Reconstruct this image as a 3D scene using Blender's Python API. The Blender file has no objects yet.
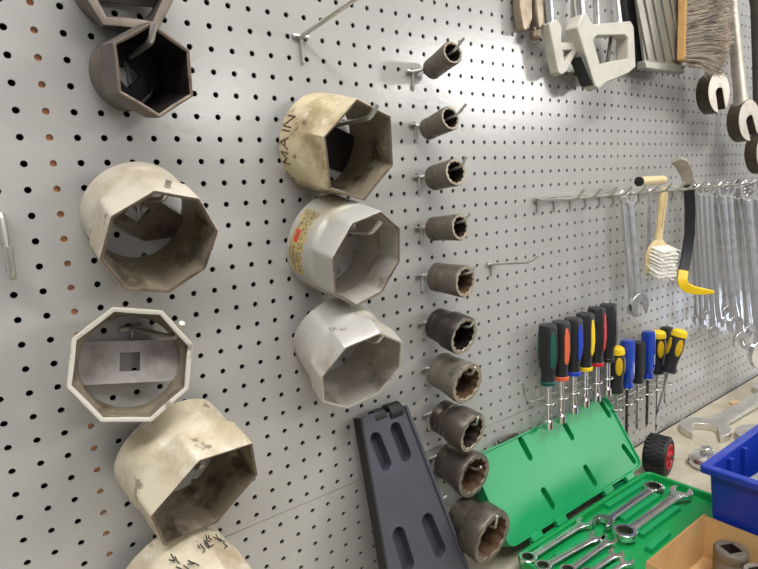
import bpy, math, random
import numpy as np
from mathutils import Vector, Matrix
from mathutils.geometry import tessellate_polygon

random.seed(7)
S = 0.0254                       # everything below is laid out in inches on the pegboard (1 in hole pitch)
BENCH = -32.4                    # bench top, below the reference hole row
LIFT = 67.8                      # reference hole row above the floor
C = bpy.context.scene.collection
PI = math.pi

def W(p):                        # (right, up, out of the wall) -> Blender
    return Vector((p[0]*S, -p[2]*S, (p[1]+LIFT)*S))
def WD(d):
    return Vector((d[0], -d[2], d[1]))

# ---------------------------------------------------------------- camera (solved from the hole grid)
CAM = np.array([-3.79, -7.86, 26.08]); FOC = 569.63
ROT = np.array([-2.84796, 0.15603, -0.95589])
def rod(w):
    t = np.linalg.norm(w); k = w/t
    K = np.array([[0,-k[2],k[1]],[k[2],0,-k[0]],[-k[1],k[0],0]])
    return np.eye(3)+math.sin(t)*K+(1-math.cos(t))*K@K
RC = rod(ROT)
def ray(u, v): return RC.T@np.array([(u-379)/FOC, (v-284.5)/FOC, 1.0])
def at_out(u, v, z):             # point of the place seen at a pixel, at a given distance from the wall
    d = ray(u, v); return CAM+d*((z-CAM[2])/d[2])
def at_up(u, v, y):              # ... at a given height
    d = ray(u, v); return CAM+d*((y-CAM[1])/d[1])
def at_right(u, v, x):
    d = ray(u, v); return CAM+d*((x-CAM[0])/d[0])

cam = bpy.data.objects.new('camera', bpy.data.cameras.new('camera')); C.objects.link(cam)
r, dn, fw = WD(RC[0]), WD(RC[1]), WD(RC[2])
m = Matrix.Identity(4)
for i in range(3):
    m[i][0] = r[i]; m[i][1] = -dn[i]; m[i][2] = -fw[i]; m[i][3] = W(CAM)[i]
cam.matrix_world = m
cam.data.sensor_fit = 'HORIZONTAL'; cam.data.sensor_width = 36; cam.data.lens = FOC*36/758
cam.data.clip_start = 0.02; cam.data.clip_end = 60
bpy.context.scene.camera = cam

# ---------------------------------------------------------------- materials
def lin(c):
    return tuple(((x/255)/12.92 if x/255 <= .04045 else ((x/255+.055)/1.055)**2.4) for x in c)
def mat(name, col, rough=.5, metal=0., patches=(), bump=0., bscale=6., spec=.5, coat=0.):
    """patches: (colour, noise frequency per inch, threshold, softness, amount)"""
    m = bpy.data.materials.new(name); m.use_nodes = True
    N = m.node_tree.nodes; L = m.node_tree.links
    b = N['Principled BSDF']
    b.inputs['Base Color'].default_value = (*lin(col), 1)
    b.inputs['Roughness'].default_value = rough; b.inputs['Metallic'].default_value = metal
    b.inputs['Specular IOR Level'].default_value = spec; b.inputs['Coat Weight'].default_value = coat
    tc = N.new('ShaderNodeTexCoord')
    prev = None
    for k, (pc, sc, th, soft, amt) in enumerate(patches):
        n = N.new('ShaderNodeTexNoise'); n.inputs['Scale'].default_value = sc/S; n.inputs['Detail'].default_value = 6
        n.inputs['Roughness'].default_value = .62
        mp = N.new('ShaderNodeMapping'); mp.inputs['Location'].default_value = (k*3.1+len(name)*.37, k*1.7, .3)
        L.new(tc.outputs['Object'], mp.inputs['Vector']); L.new(mp.outputs['Vector'], n.inputs['Vector'])
        r = N.new('ShaderNodeMapRange'); r.inputs['From Min'].default_value = th; r.inputs['From Max'].default_value = th+soft
        r.inputs['To Max'].default_value = amt
        L.new(n.outputs['Fac'], r.inputs['Value'])
        x = N.new('ShaderNodeMix'); x.data_type = 'RGBA'
        x.inputs['A'].default_value = (*lin(col), 1); x.inputs['B'].default_value = (*lin(pc), 1)
        L.new(r.outputs['Result'], x.inputs['Factor'])
        if prev: L.new(prev, x.inputs['A'])
        prev = x.outputs['Result']
    if prev: L.new(prev, b.inputs['Base Color'])
    if bump:
        n = N.new('ShaderNodeTexNoise'); n.inputs['Scale'].default_value = bscale/S; n.inputs['Detail'].default_value = 3
        L.new(tc.outputs['Object'], n.inputs['Vector'])
        bp = N.new('ShaderNodeBump'); bp.inputs['Strength'].default_value = bump; bp.inputs['Distance'].default_value = .0006
        L.new(n.outputs['Fac'], bp.inputs['Height']); L.new(bp.outputs['Normal'], b.inputs['Normal'])
    return m
M = {}
M['peg'] = mat('pegboard_paint', (174,172,168), .2, patches=[((164,162,157), .12, .45, .3, .6), ((184,182,177), .5, .58, .1, .4)], bump=.3, bscale=2.6, spec=.5)
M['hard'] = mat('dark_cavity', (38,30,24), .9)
M['stud'] = mat('stud_wood', (236,168,122), .8, patches=[((206,132,90), 2, .5, .2, .6)])
M['bench'] = mat('worn_bench_top', (192,183,162), .55, patches=[((164,150,124), .25, .5, .2, .7), ((226,220,204), .8, .58, .12, .6), ((140,122,98), 1.4, .66, .06, .6)], bump=.1)
M['benchside'] = mat('bench_frame', (120,112,100), .7)
M['floor'] = mat('concrete_floor', (140,138,134), .6, patches=[((120,118,114), .05, .5, .2, .6)])
M['cream'] = mat('cream_worn_paint', (208,194,160), .45, patches=[((150,128,90), .5, .47, .16, .8), ((74,60,42), .8, .565, .07, .85), ((232,226,206), 1.1, .60, .1, .6)], bump=.15, bscale=3)
M['beige'] = mat('beige_worn_paint', (206,195,171), .42, patches=[((164,144,110), .4, .47, .2, .8), ((92,76,58), .9, .6, .06, .75), ((232,228,214), .9, .58, .12, .6)], bump=.12, bscale=3)
M['pale'] = mat('pale_grey_beige_paint', (196,187,170), .4, patches=[((158,145,118), .4, .47, .2, .8), ((84,72,60), 1.0, .6, .07, .75)], bump=.12, bscale=3)
M['silver'] = mat('bare_silver_grey_metal', (200,197,191), .3, .25, patches=[((158,148,132), .4, .5, .2, .7), ((92,80,66), .9, .6, .05, .8), ((206,196,166), .25, .58, .1, .5)], bump=.1, bscale=3)
M['decalmetal'] = mat('weathered_grey_metal_with_yellow_film', (182,180,174), .4, .2, patches=[((188,172,126), .30, .52, .12, .6), ((120,110,92), 1.2, .64, .07, .7)], bump=.15, bscale=3)
M['gunmetal'] = mat('grey_brown_metal', (104,98,94), .45, .4, patches=[((128,112,92), .6, .5, .2, .7), ((62,56,52), 1.1, .58, .1, .6)], bump=.15)
M['tanmetal'] = mat('tan_stained_metal', (168,150,122), .45, .1, patches=[((120,104,84), .8, .5, .2, .8), ((92,80,66), 1.6, .62, .1, .6)], bump=.15)
M['boredark'] = mat('black_oiled_bore', (36,31,29), .5, .2, patches=[((58,48,42), .8, .55, .15, .6)])
M['borebrown'] = mat('dirty_brown_bore', (140,128,108), .42, .08, patches=[((72,58,46), .55, .52, .12, .85), ((176,164,140), .8, .56, .12, .7)], bump=.2)
M['boregrey'] = mat('dirty_grey_bore', (180,174,164), .36, .12, patches=[((112,98,84), .5, .55, .12, .75), ((178,166,140), .5, .58, .12, .5)], bump=.15)
M['plate'] = mat('scuffed_plate_metal', (198,192,190), .42, .05, patches=[((142,128,122), .7, .5, .2, .7), ((200,196,194), .9, .56, .12, .7)], bump=.15)
M['rim'] = mat('bare_worn_rim', (120,106,92), .5, .3, patches=[((72,60,50), 1.2, .5, .15, .8)])
M['rimgrey'] = mat('grey_worn_rim', (150,138,126), .45, .2, patches=[((96,84,76), .9, .5, .15, .8)])
M['rimpale'] = mat('pale_worn_rim', (196,190,178), .45, .1, patches=[((120,106,86), 1.2, .54, .1, .8)])
M['impact'] = mat('brown_grey_impact_steel', (112,103,93), .42, .45, patches=[((84,74,64), .7, .5, .2, .8), ((150,138,120), 1.0, .60, .1, .6)], bump=.15, bscale=4)
M['impactdark'] = mat('black_impact_steel', (62,57,56), .38, .45, patches=[((88,78,70), .8, .54, .15, .7), ((40,37,36), .6, .5, .2, .6)], bump=.12, bscale=4)
M['impactbrown'] = mat('dark_brown_impact_steel', (92,84,76), .36, .4, patches=[((60,54,50), .6, .48, .15, .8), ((128,116,100), .8, .57, .1, .6)], bump=.15, bscale=4)
M['impactgrey'] = mat('dusty_grey_impact_steel', (122,115,102), .5, .3, patches=[((70,62,54), .5, .56, .08, .8), ((148,140,124), .9, .56, .12, .6)], bump=.15, bscale=4)
M['impactring'] = mat('worn_impact_front_edge', (166,154,136), .45, .3, patches=[((110,96,80), 1.5, .5, .15, .7)])
M['impactbore'] = mat('rusty_socket_bore', (112,88,66), .55, .25, patches=[((60,46,36), .9, .5, .15, .8)])
M['impactboredk'] = mat('dark_socket_bore', (58,48,42), .5, .3, patches=[((96,82,68), 1.0, .55, .12, .7)])
M['zinc'] = mat('zinc_wire', (200,197,190), .28, .75, bump=.05)
M['chrome'] = mat('polished_chrome', (222,222,224), .14, .95)
M['satin'] = mat('satin_chrome', (240,239,239), .2, .95, patches=[((176,176,178), 1, .5, .2, .5)])
M['wrenchsteel'] = mat('brushed_wrench_steel', (226,225,224), .22, .95, patches=[((206,204,200), .5, .5, .2, .6)])
M['benchsteel'] = mat('bright_forged_steel', (214,210,202), .32, .75, patches=[((176,168,156), .5, .5, .2, .6)], bump=.1)
M['oldsteel'] = mat('dull_forged_steel', (184,176,164), .42, .5, patches=[((132,122,108), .5, .5, .2, .7)], bump=.15)
M['darksteel'] = mat('dark_forged_steel', (84,78,72), .45, .5, patches=[((60,56,52), .6, .5, .2, .7)])
M['blackplastic'] = mat('black_slate_plastic', (66,67,76), .42, patches=[((78,80,90), .5, .5, .2, .5)], bump=.06, bscale=8)
M['black'] = mat('black_rubber', (26,26,27), .55, bump=.1, bscale=6)
M['softblack'] = mat('black_grip', (36,35,37), .45, bump=.06)
M['green'] = mat('green_plastic', (18,152,88), .42, patches=[((24,162,98), .3, .5, .2, .6), ((150,180,120), .35, .66, .08, .35)], bump=.08, bscale=5)
M['greendark'] = mat('green_plastic_base', (18,150,78), .4, patches=[((16,132,66), .5, .5, .2, .5)], bump=.08)
M['blue'] = mat('blue_plastic', (24,54,164), .36, patches=[((18,44,138), .4, .5, .2, .5)], bump=.04)
M['card'] = mat('corrugated_card', (208,170,116), .8, patches=[((192,152,98), .6, .5, .2, .6)], bump=.1, bscale=8)
M['cardedge'] = mat('card_edge', (176,132,82), .85)
M['red'] = mat('red_plastic', (196,40,46), .42, patches=[((150,26,32), 1, .5, .2, .6)])
M['wood'] = mat('honey_wood', (216,172,110), .5, patches=[((190,142,82), 1, .5, .2, .6)])
M['palewood'] = mat('pale_varnished_wood', (226,202,152), .42, patches=[((204,174,120), .7, .5, .2, .6)])
M['bristle'] = mat('grey_beige_bristle', (208,196,180), .7, patches=[((150,138,130), .7, .52, .1, .8), ((232,216,190), .5, .55, .12, .7)])
M['whitebristle'] = mat('white_bristle', (250,247,238), .7)
M['castgrey'] = mat('cast_beige_grey_handle', (196,190,176), .42, patches=[((172,166,152), .6, .5, .2, .6)], bump=.08)
M['pan'] = mat('grey_sheet_metal', (164,160,150), .36, .5, patches=[((138,134,126), .5, .5, .2, .6)], bump=.06)
M['tool'] = mat('brassy_brown_tool_steel', (158,144,124), .4, .6, patches=[((112,96,78), .8, .5, .2, .7)])
M['yellow'] = mat('yellow_plastic', (246,206,28), .4)
M['yellowdeep'] = mat('ochre_yellow_plastic', (214,172,24), .45)
M['orange'] = mat('orange_plastic', (230,106,62), .45)
M['teal'] = mat('dark_green_plastic', (22,88,76), .45)
M['bluegrip'] = mat('blue_grip_plastic', (30,66,190), .4)
M['bluetr'] = mat('blue_translucent_handle', (26,66,172), .25, coat=.5)
M['white'] = mat('white_print', (225,228,232), .5)
M['redprint'] = mat('red_print', (206,74,58), .6, patches=[((160,60,48), 3, .5, .1, .7)])
M['yellowprint'] = mat('yellow_print', (190,170,112), .6, patches=[((150,136,104), 1.2, .48, .1, .9)])
M['ink'] = mat('black_marker_ink', (48,42,40), .6)
M['weld_shade'] = mat('brown_weld_bead', (104,84,60), .5)  # shadows of the raised letters, put into a darker brown
M['scale'] = mat('dark_forge_scale', (78,66,54), .5, .3, patches=[((50,42,36), .8, .5, .15, .7)])  # shade on the big wrenches' jaw sides, put into the colour
M['chipm'] = mat('beige_chip', (214,180,140), .7)

# ---------------------------------------------------------------- mesh builder (inches)
class MB:
    def __init__(s): s.v = []; s.f = []
    def add(s, vs, fs, T=None):
        o = len(s.v)
        s.v += [tuple(T@Vector(v)) if T is not None else tuple(v) for v in vs]
        s.f += [tuple(i+o for i in f) for f in fs]; return s
    def box(s, c, d, T=None):
        x, y, z = c; a, b, e = d[0]/2, d[1]/2, d[2]/2
        vs = [(x-a,y-b,z-e),(x+a,y-b,z-e),(x+a,y+b,z-e),(x-a,y+b,z-e),(x-a,y-b,z+e),(x+a,y-b,z+e),(x+a,y+b,z+e),(x-a,y+b,z+e)]
        return s.add(vs, [(3,2,1,0),(4,5,6,7),(0,1,5,4),(1,2,6,5),(2,3,7,6),(3,0,4,7)], T)
    def loft(s, rings, cap0=True, cap1=True, T=None, close=False):
        n = len(rings[0]); vs = [p for rg in rings for p in rg]; fs = []
        m = len(rings)
        for k in range(m if close else m-1):
            a, b = k*n, ((k+1) % m)*n
            for i in range(n):
                j = (i+1) % n; fs.append((a+i, a+j, b+j, b+i))
        if not close:
            if cap0: fs.append(tuple(range(n-1, -1, -1)))
            if cap1: fs.append(tuple(range((m-1)*n, m*n)))
        return s.add(vs, fs, T)
    def lathe(s, prof, n=40, cap0=True, cap1=True, T=None, close=False):
        return s.loft([[(rr*math.cos(2*PI*i/n), rr*math.sin(2*PI*i/n), z) for i in range(n)] for rr, z in prof], cap0, cap1, T, close)
    def tube(s, pts, rad, n=10, T=None, cap=True):
        P = [Vector(p) for p in pts]; rs = rad if isinstance(rad, (list, tuple)) else [rad]*len(P)
        rings = []; up = None
        for i, p in enumerate(P):
            t = ((P[min(i+1, len(P)-1)]-p).normalized()+(p-P[max(i-1, 0)]).normalized())
            t = t.normalized() if t.length > 1e-6 else Vector((0,0,1))
            if up is None:
                up = Vector((0,0,1)) if abs(t.z) < .9 else Vector((1,0,0))
            up = (up-t*up.dot(t)).normalized(); sd = t.cross(up)
            rings.append([tuple(p+rs[i]*(math.cos(2*PI*k/n)*up+math.sin(2*PI*k/n)*sd)) for k in range(n)])
        return s.loft(rings, cap, cap, T)
    def prism(s, outer, z0, z1, holes=(), T=None):
        loops = [list(outer)]+[list(h) for h in holes]
        flat = [p for l in loops for p in l]; n = len(flat)
        tris = tessellate_polygon([[Vector((p[0], p[1], 0)) for p in l] for l in loops])
        vs = [(p[0], p[1], z0) for p in flat]+[(p[0], p[1], z1) for p in flat]; fs = []
        for a, b, c in tris:
            A, B, D = flat[a], flat[b], flat[c]
            if (B[0]-A[0])*(D[1]-A[1])-(B[1]-A[1])*(D[0]-A[0]) < 0: b, c = c, b
            fs += [(a+n, b+n, c+n), (c, b, a)]
        o = 0
        for l in loops:
            k = len(l); ar = sum(l[i][0]*l[(i+1) % k][1]-l[(i+1) % k][0]*l[i][1] for i in range(k))
            ccw = (ar > 0) == (o == 0)
            for i in range(k):
                j = (i+1) % k
                q = (o+i, o+j, o+j+n, o+i+n)
                fs.append(q if ccw else q[::-1])
            o += k
        return s.add(vs, fs, T)

def mesh_obj(name, mb, m, bevel=0., smooth=38, seg=2):
    me = bpy.data.meshes.new(name)
    me.from_pydata([(x*S, y*S, z*S) for x, y, z in mb.v], [], mb.f); me.update()
    me.materials.append(m)
    if smooth:
        me.polygons.foreach_set('use_smooth', [True]*len(me.polygons)); me.set_sharp_from_angle(angle=math.radians(smooth))
    o = bpy.data.objects.new(name, me); C.objects.link(o)
    if bevel:
        b = o.modifiers.new('bevel', 'BEVEL'); b.width = bevel*S; b.segments = seg; b.limit_method = 'ANGLE'; b.angle_limit = math.radians(40)
    return o
def frame(o, x=(1,0,0), z=(0,0,1)):
    """local x/y/z axes given in wall directions (right, up, out)"""
    z = Vector(z).normalized(); x = Vector(x); x = (x-z*x.dot(z)).normalized(); y = z.cross(x)
    m = Matrix.Identity(4)
    for k, a in enumerate((x, y, z)):
        w = WD(a)
        for i in range(3): m[i][k] = w[i]
    p = W(o)
    for i in range(3): m[i][3] = p[i]
    return m
def tag(o, label, cat, group=None, kind=None):
    o['label'] = label; o['category'] = cat
    if group: o['group'] = group
    if kind: o['kind'] = kind
    return o
def thing(name, label, cat, fr, group=None):
    o = bpy.data.objects.new(name, None); C.objects.link(o); o.empty_display_size = .02
    o.matrix_world = fr; return tag(o, label, cat, group)
def part(par, name, mb, m, bevel=0., label=None, smooth=38, seg=2):
    o = mesh_obj(name, mb, m, bevel, smooth, seg); o.parent = par
    if label: o['label'] = label
    return o
def solo(name, mb, m, fr, label, cat, group=None, bevel=0., smooth=38):
    o = mesh_obj(name, mb, m, bevel, smooth); o.matrix_world = fr; return tag(o, label, cat, group)
def struct(name, mb, m, bevel=0., smooth=0):
    o = mesh_obj(name, mb, m, bevel, smooth); o.matrix_world = frame((0,0,0)); o['kind'] = 'structure'; return o
def dup(root, fr, label, group=None):
    r = root.copy(); C.objects.link(r); r.matrix_world = fr; r['label'] = label
    if group: r['group'] = group
    for ch in root.children:
        c = ch.copy(); C.objects.link(c); c.parent = r
        for g in ch.children:
            d = g.copy(); C.objects.link(d); d.parent = c
    return r
def V3(a): return Vector((float(a[0]), float(a[1]), float(a[2])))
I0 = frame((0,0,0))

# ---------------------------------------------------------------- the setting
def pegboard(name, x0, x1, y0, y1, ix, iy, hr=.135, t=.13, n=10):
    """panel with real drilled holes at (i+ix, j+iy); front face at out = 0"""
    v = []; f = []; corner = {}
    def cv(i, j):
        k = (i, j)
        if k not in corner:
            corner[k] = len(v); v.append((min(max(i-.5+ix, x0), x1), min(max(j-.5+iy, y0), y1), 0))
        return corner[k]
    i0, i1 = math.ceil(x0-ix+.2), math.floor(x1-ix-.2); j0, j1 = math.ceil(y0-iy+.2), math.floor(y1-iy-.2)
    ang = [2*PI*(k+.5)/n+PI/4*0 for k in range(n)]
    for i in range(i0, i1+1):
        for j in range(j0, j1+1):
            cx, cy = i+ix, j+iy
            b = len(v)
            v += [(cx+hr*math.cos(a), cy+hr*math.sin(a), 0) for a in ang]
            v += [(cx+hr*math.cos(a), cy+hr*math.sin(a), -t) for a in ang]
            cs = [cv(i+1, j+1), cv(i, j+1), cv(i, j), cv(i+1, j)]          # at 45, 135, 225, 315 degrees
            own = [int(((a) % (2*PI))//(PI/2)) for a in ang]
            for k in range(n):
                k2 = (k+1) % n
                f.append((b+k, b+k2, b+n+k2, b+n+k)[::-1])
                q, q2 = own[k], own[k2]
                if q == q2: f.append((b+k, cs[q], b+k2))
                else: f.append((b+k, cs[q], cs[q2], b+k2))
    # outer strips where the panel edge lies beyond the last half cell
    mb = MB(); mb.v = v; mb.f = f
    X0, X1, Y0, Y1 = max(x0, i0-.5+ix), min(x1, i1+.5+ix), max(y0, j0-.5+iy), min(y1, j1+.5+iy)
    def strip(a, b, c, d):
        if b-a > 1e-4 and d-c > 1e-4: mb.add([(a,c,0),(b,c,0),(b,d,0),(a,d,0)], [(0,1,2,3)])
    strip(x0, x1, y0, Y0); strip(x0, x1, Y1, y1); strip(x0, X0, Y0, Y1); strip(X1, x1, Y0, Y1)
    # edges of the sheet
    mb.add([(x0,y0,0),(x1,y0,0),(x1,y1,0),(x0,y1,0),(x0,y0,-t),(x1,y0,-t),(x1,y1,-t),(x0,y1,-t)], [(0,4,5,1),(1,5,6,2),(2,6,7,3),(3,7,4,0)])
    return struct(name, mb, M['peg'])
SEAM = -24.46
pegboard('wall_back', -12, 97, SEAM+.02, 14.6, 0, 0)
pegboard('wall_back_lower', -12, 97, BENCH-.1, SEAM-.02, .28, -.09)
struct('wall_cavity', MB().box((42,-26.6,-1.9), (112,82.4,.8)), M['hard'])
struct('trim_1', MB().box((.1,-9.4,-.82), (1.5,48,1.3)), M['stud'])
struct('floor', MB().box((42,-68.3,60), (240,1,160)), M['floor'])
wb = thing('workbench', 'long worn beige workbench along the foot of the pegboard', 'workbench', frame((42,BENCH-35.4,13)))
part(wb, 'bench_top', MB().box((0,34.65,.3), (112,1.5,26.2)), M['bench'], .06)
for sx in (-1, 1):
    for sz in (-1, 1):
        part(wb, 'leg', MB().box((sx*52, 16.95, sz*10.5), (3,33.9,3)), M['benchside'])
part(wb, 'frame_rail', MB().box((0,32,11), (104,3.5,1)), M['benchside'])

# ---------------------------------------------------------------- peg hooks
def hook(base, elbow, tip, label, group, wr=.11, clip=True, stub=.95, via=None):
    """wire peg hook: points in wall space"""
    b = V3(base); t = thing('peg_hook', label, 'hook', frame(b), group)
    e = V3(elbow)-b; p = V3(tip)-b
    pts = [(0,0,-.14), (0,0,.12)]
    if via is not None: pts.append(tuple(via-b))
    d = e-Vector(pts[-1]); q = (p-e); k = min(.28, q.length*.4)
    pts += [tuple(e-d.normalized()*k), tuple(e-d.normalized()*k*.4+q.normalized()*k*.15), tuple(e+q.normalized()*k*.5), tuple(p)]
    part(t, 'stem', MB().tube(pts, wr), M['zinc'])
    if clip:
        mb = MB().tube([(-.42,.02,.12), (.46,.02,.12)], .1, 8)
        mb.tube([(.05,.0,.12), (.05,-stub*.5,.11), (.05,-stub,.10), (.05,-stub-.06,-.1)], .085, 8)
        part(t, 'wall_clip', mb, M['zinc'])
    return t
GH = 'wire peg hooks carrying the sockets'

# ---------------------------------------------------------------- big octagon / hexagon axle nut sockets
def poly_r(a, n, roll):
    w = 2*PI/n; k = (a-roll) % w
    return math.cos(PI/n)/math.cos(k-PI/n)
def big_socket(p, n, label, shell, bore, rim, plate, wall=.16, flare=(.42,.62), cover=.44, Zb=.3, platerot=.0, side_hole=.5, cat='socket'):
    X, Y, ax, ay, L, Rf, Rb, roll = p
    z = Vector((ax, ay, 1)).normalized(); x = Vector((0,1,0)).cross(z)
    fr = frame((X, Y, Zb), x, z)
    t = thing('axle_nut_socket', label, cat, fr, 'large axle nut sockets hanging on the pegboard')
    K = 144; A = [2*PI*i/K for i in range(K)]
    def ring(Rr, Rp, blend, zz, rr=0.):
        out = []
        for a in A:
            q = Rr*(1-blend)+blend*Rp*poly_r(a, n, roll)
            out.append(((q-rr)*math.cos(a), (q-rr)*math.sin(a), zz))
        return out
    f0, f1 = flare
    sm = lambda u: u*u*(3-2*u)
    rings = [ring(Rb-.06, Rf, 0, 0), ring(Rb, Rf, 0, .06), ring(Rb, Rf, 0, f0*L)]
    for k in range(1, 6): rings.append(ring(Rb, Rf, sm(k/6), (f0+(f1-f0)*k/6)*L))
    rings += [ring(Rb, Rf, 1, f1*L), ring(Rb, Rf, 1, L-.05), ring(Rb, Rf, 1, L-.0, .03)]
    part(t, 'outer_shell', MB().loft(rings, False, False), shell)
    inn = [ring(Rb, Rf, 1, L-.03, wall), ring(Rb, Rf, 1, f1*L, wall)]
    for k in range(5, 0, -1): inn.append(ring(Rb, Rf, sm(k/6), (f0+(f1-f0)*k/6)*L, wall))
    inn += [ring(Rb, Rf, 0, f0*L, wall), ring(Rb, Rf, 0, .0, wall)]
    mb = MB().loft(inn, False, False)
    mb.loft([ring(Rb, Rf, 0, .0, wall), ring(Rb-.06, Rf, 0, 0)], False, False)
    part(t, 'bore', mb, bore, label='dirty inside of the socket')
    part(t, 'rim', MB().loft([ring(Rb, Rf, 1, L, .03), ring(Rb, Rf, 1, L+.012, wall*.5), ring(Rb, Rf, 1, L-.03, wall)], False, False), rim)
    # drive plate across the round end with its square hole
    Ri = Rb-wall*.6; h = Ri*cover; sq = .40
    out = []
    a0 = math.asin(h/Ri)
    for k in range(9):
        a = -a0+2*a0*k/8; out.append((Ri*math.cos(a), Ri*math.sin(a)))
    for k in range(9):
        a = PI-a0+2*a0*k/8; out.append((Ri*math.cos(a), Ri*math.sin(a)))
    T = Matrix.Rotation(platerot, 4, 'Z')
    part(t, 'drive_plate', MB().prism(out, .05, .33, [[(-sq,-sq),(sq,-sq),(sq,sq),(-sq,sq)]], T), plate)
    return t, fr
P = {
 's2': [3.02,-2.48,0.13,-0.125,2.9,1.72,1.42,0.559],
 's3': [2.783,-7.988,0.027,-0.465,3.300,2.33,2.156,0.156],
 's4': [1.796,-14.474,-0.186,0.194,2.636,2.40,2.16,0.178],
 's5': [2.989,-18.623,0.226,-0.545,3.342,2.793,2.541,0.888],
 's7': [12.069,-5.073,0.146,-0.258,3.294,2.506,2.423,0.781],
 's8': [12.049,-10.147,0.159,-0.296,3.375,2.506,2.477,0.632],
 's9': [12.144,-15.116,-0.058,-0.544,3.414,2.555,2.32,0.629],
}
P['s1'] = list(P['s4']); F1 = V3(at_out(127,-22,2.4)); z1 = Vector((-.1,-.2,1)).normalized(); L1 = 2.1/z1.z; F1 -= z1*L1
P['s1'] = [F1.x, F1.y, -.1, -.2, L1, 1.98, 1.8, .0]
P['s6'] = [2.35,-24.25,.2,-.5,3.2,2.6,2.45,.55]
big_socket(P['s1'], 6, 'dull grey thick walled axle nut socket cut off by the top edge of the photo', M['gunmetal'], M['gunmetal'], M['rimgrey'], M['gunmetal'], wall=.34)
big_socket(P['s2'], 6, 'small dark hexagonal axle nut socket with a black inside', M['gunmetal'], M['boredark'], M['rim'], M['boredark'], flare=(.38,.6), platerot=.75, cover=.8)
big_socket(P['s3'], 8, 'pale octagonal axle nut socket with brown stained inside, below the small dark one', M['pale'], M['borebrown'], M['rim'], M['rim'], platerot=-.65)
big_socket(P['s4'], 8, 'pale octagonal axle nut socket facing out, its square drive hole in full view', M['pale'], M['borebrown'], M['rimpale'], M['plate'], platerot=-.14, wall=.2)
big_socket(P['s5'], 6, 'beige hexagonal axle nut socket tilted steeply down over the scrawled one', M['beige'], M['borebrown'], M['rim'], M['rim'], platerot=.4, flare=(.46,.58))
t6, _ = big_socket(P['s6'], 8, 'beige axle nut socket with black marker scrawl, cut off by the bottom edge', M['beige'], M['borebrown'], M['rim'], M['rim'])
t7, _ = big_socket(P['s7'], 6, 'cream hexagonal axle nut socket with MAIN in raised weld letters', M['cream'], M['borebrown'], M['rim'], M['boredark'], platerot=-.3, flare=(.45,.8))
t8, _ = big_socket(P['s8'], 8, 'grey octagonal axle nut socket with a red and yellow worn sticker', M['decalmetal'], M['boregrey'], M['rim'], M['boregrey'], platerot=-.9, flare=(.5,.62))
big_socket(P['s9'], 8, 'bare silver octagonal axle nut socket hanging lowest of the middle column', M['silver'], M['boregrey'], M['rimpale'], M['boregrey'], platerot=-.3, flare=(.5,.7))
# raised letters, sticker and marker on the socket sides: (angle, z) strokes wrapped on the round end
def wrap(Rr, strokes, w, mbr=None):
    mb = mbr or MB()
    for st in strokes:
        pts = []
        for (a0, z0), (a1, z1) in zip(st[:-1], st[1:]):
            for k in range(5):
                u = k/4; a = a0+(a1-a0)*u; pts.append((Rr*math.cos(a), Rr*math.sin(a), z0+(z1-z0)*u))
        mb.tube(pts, w, 6)
    return mb
def letters(word, a_start, da, z_bot, h):
    G = {'M': [[(0,0),(0,1),(.5,.3),(1,1),(1,0)]], 'A': [[(0,0),(.5,1),(1,0)], [(.22,.4),(.78,.4)]], 'I': [[(.5,0),(.5,1)]], 'N': [[(0,0),(0,1),(1,0),(1,1)]]}
    out = []; a = a_start
    for ch in word:
        w = da*(.4 if ch == 'I' else 1)
        for st in G[ch]: out.append([(a-w*px, z_bot-h*py) for px, py in st])
        a -= w*1.35
    return out
part(t7, 'lettering', wrap(2.43, letters('MAIN', math.radians(205), math.radians(13), .78, .58), .042), M['weld_shade'], label='raised weld letters spelling MAIN')
def patch(Rr, a0, a1, z0, z1, jag=.06):
    n = 14; vs = []; fs = []
    for i in range(n+1):
        for k, zz in enumerate((z0, z1)):
            a = a0+(a1-a0)*i/n; vs.append((Rr*math.cos(a), Rr*math.sin(a), zz+random.uniform(-jag, jag)))
    for i in range(n): fs.append((2*i, 2*i+2, 2*i+3, 2*i+1))
    return MB().add(vs, fs)
rd = math.radians
part(t8, 'sticker', patch(2.484, rd(212), rd(130), .35, 1.3, .12), M['yellowprint'], label='worn yellow sticker')
part(t8, 'red_patch', patch(2.488, rd(172), rd(157), .5, .82, .05), M['redprint'], label='red patch of the sticker')
mk = []
for row, zz in enumerate((.62, .95, 1.12)):
    a = 206
    while a > 134:
        if not (row == 0 and 154 < a < 176):
            a1 = a-random.uniform(1.2, 2.6)
            mk.append([(rd(a), zz+random.uniform(-.05, .05)), (rd(a1), zz+random.uniform(-.07, .07)), (rd(a1-.6), zz+random.uniform(-.05, .05))])
        a -= random.uniform(4, 6.5)
part(t8, 'faded_print', wrap(2.487, mk, .018), M['ink'], label='faded unreadable print on the sticker')
mk = []
for k in range(15):
    a = random.uniform(58, 112); zz = random.uniform(.9, 2.0)
    mk.append([(rd(a), zz), (rd(a+random.uniform(-4, 4)), zz+random.uniform(.1, .4)), (rd(a+random.uniform(-6, 6)), zz+random.uniform(.1, .5))])
part(t6, 'marker_scrawl', wrap(2.612, mk, .028), M['ink'], label='black marker scrawl')

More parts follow.
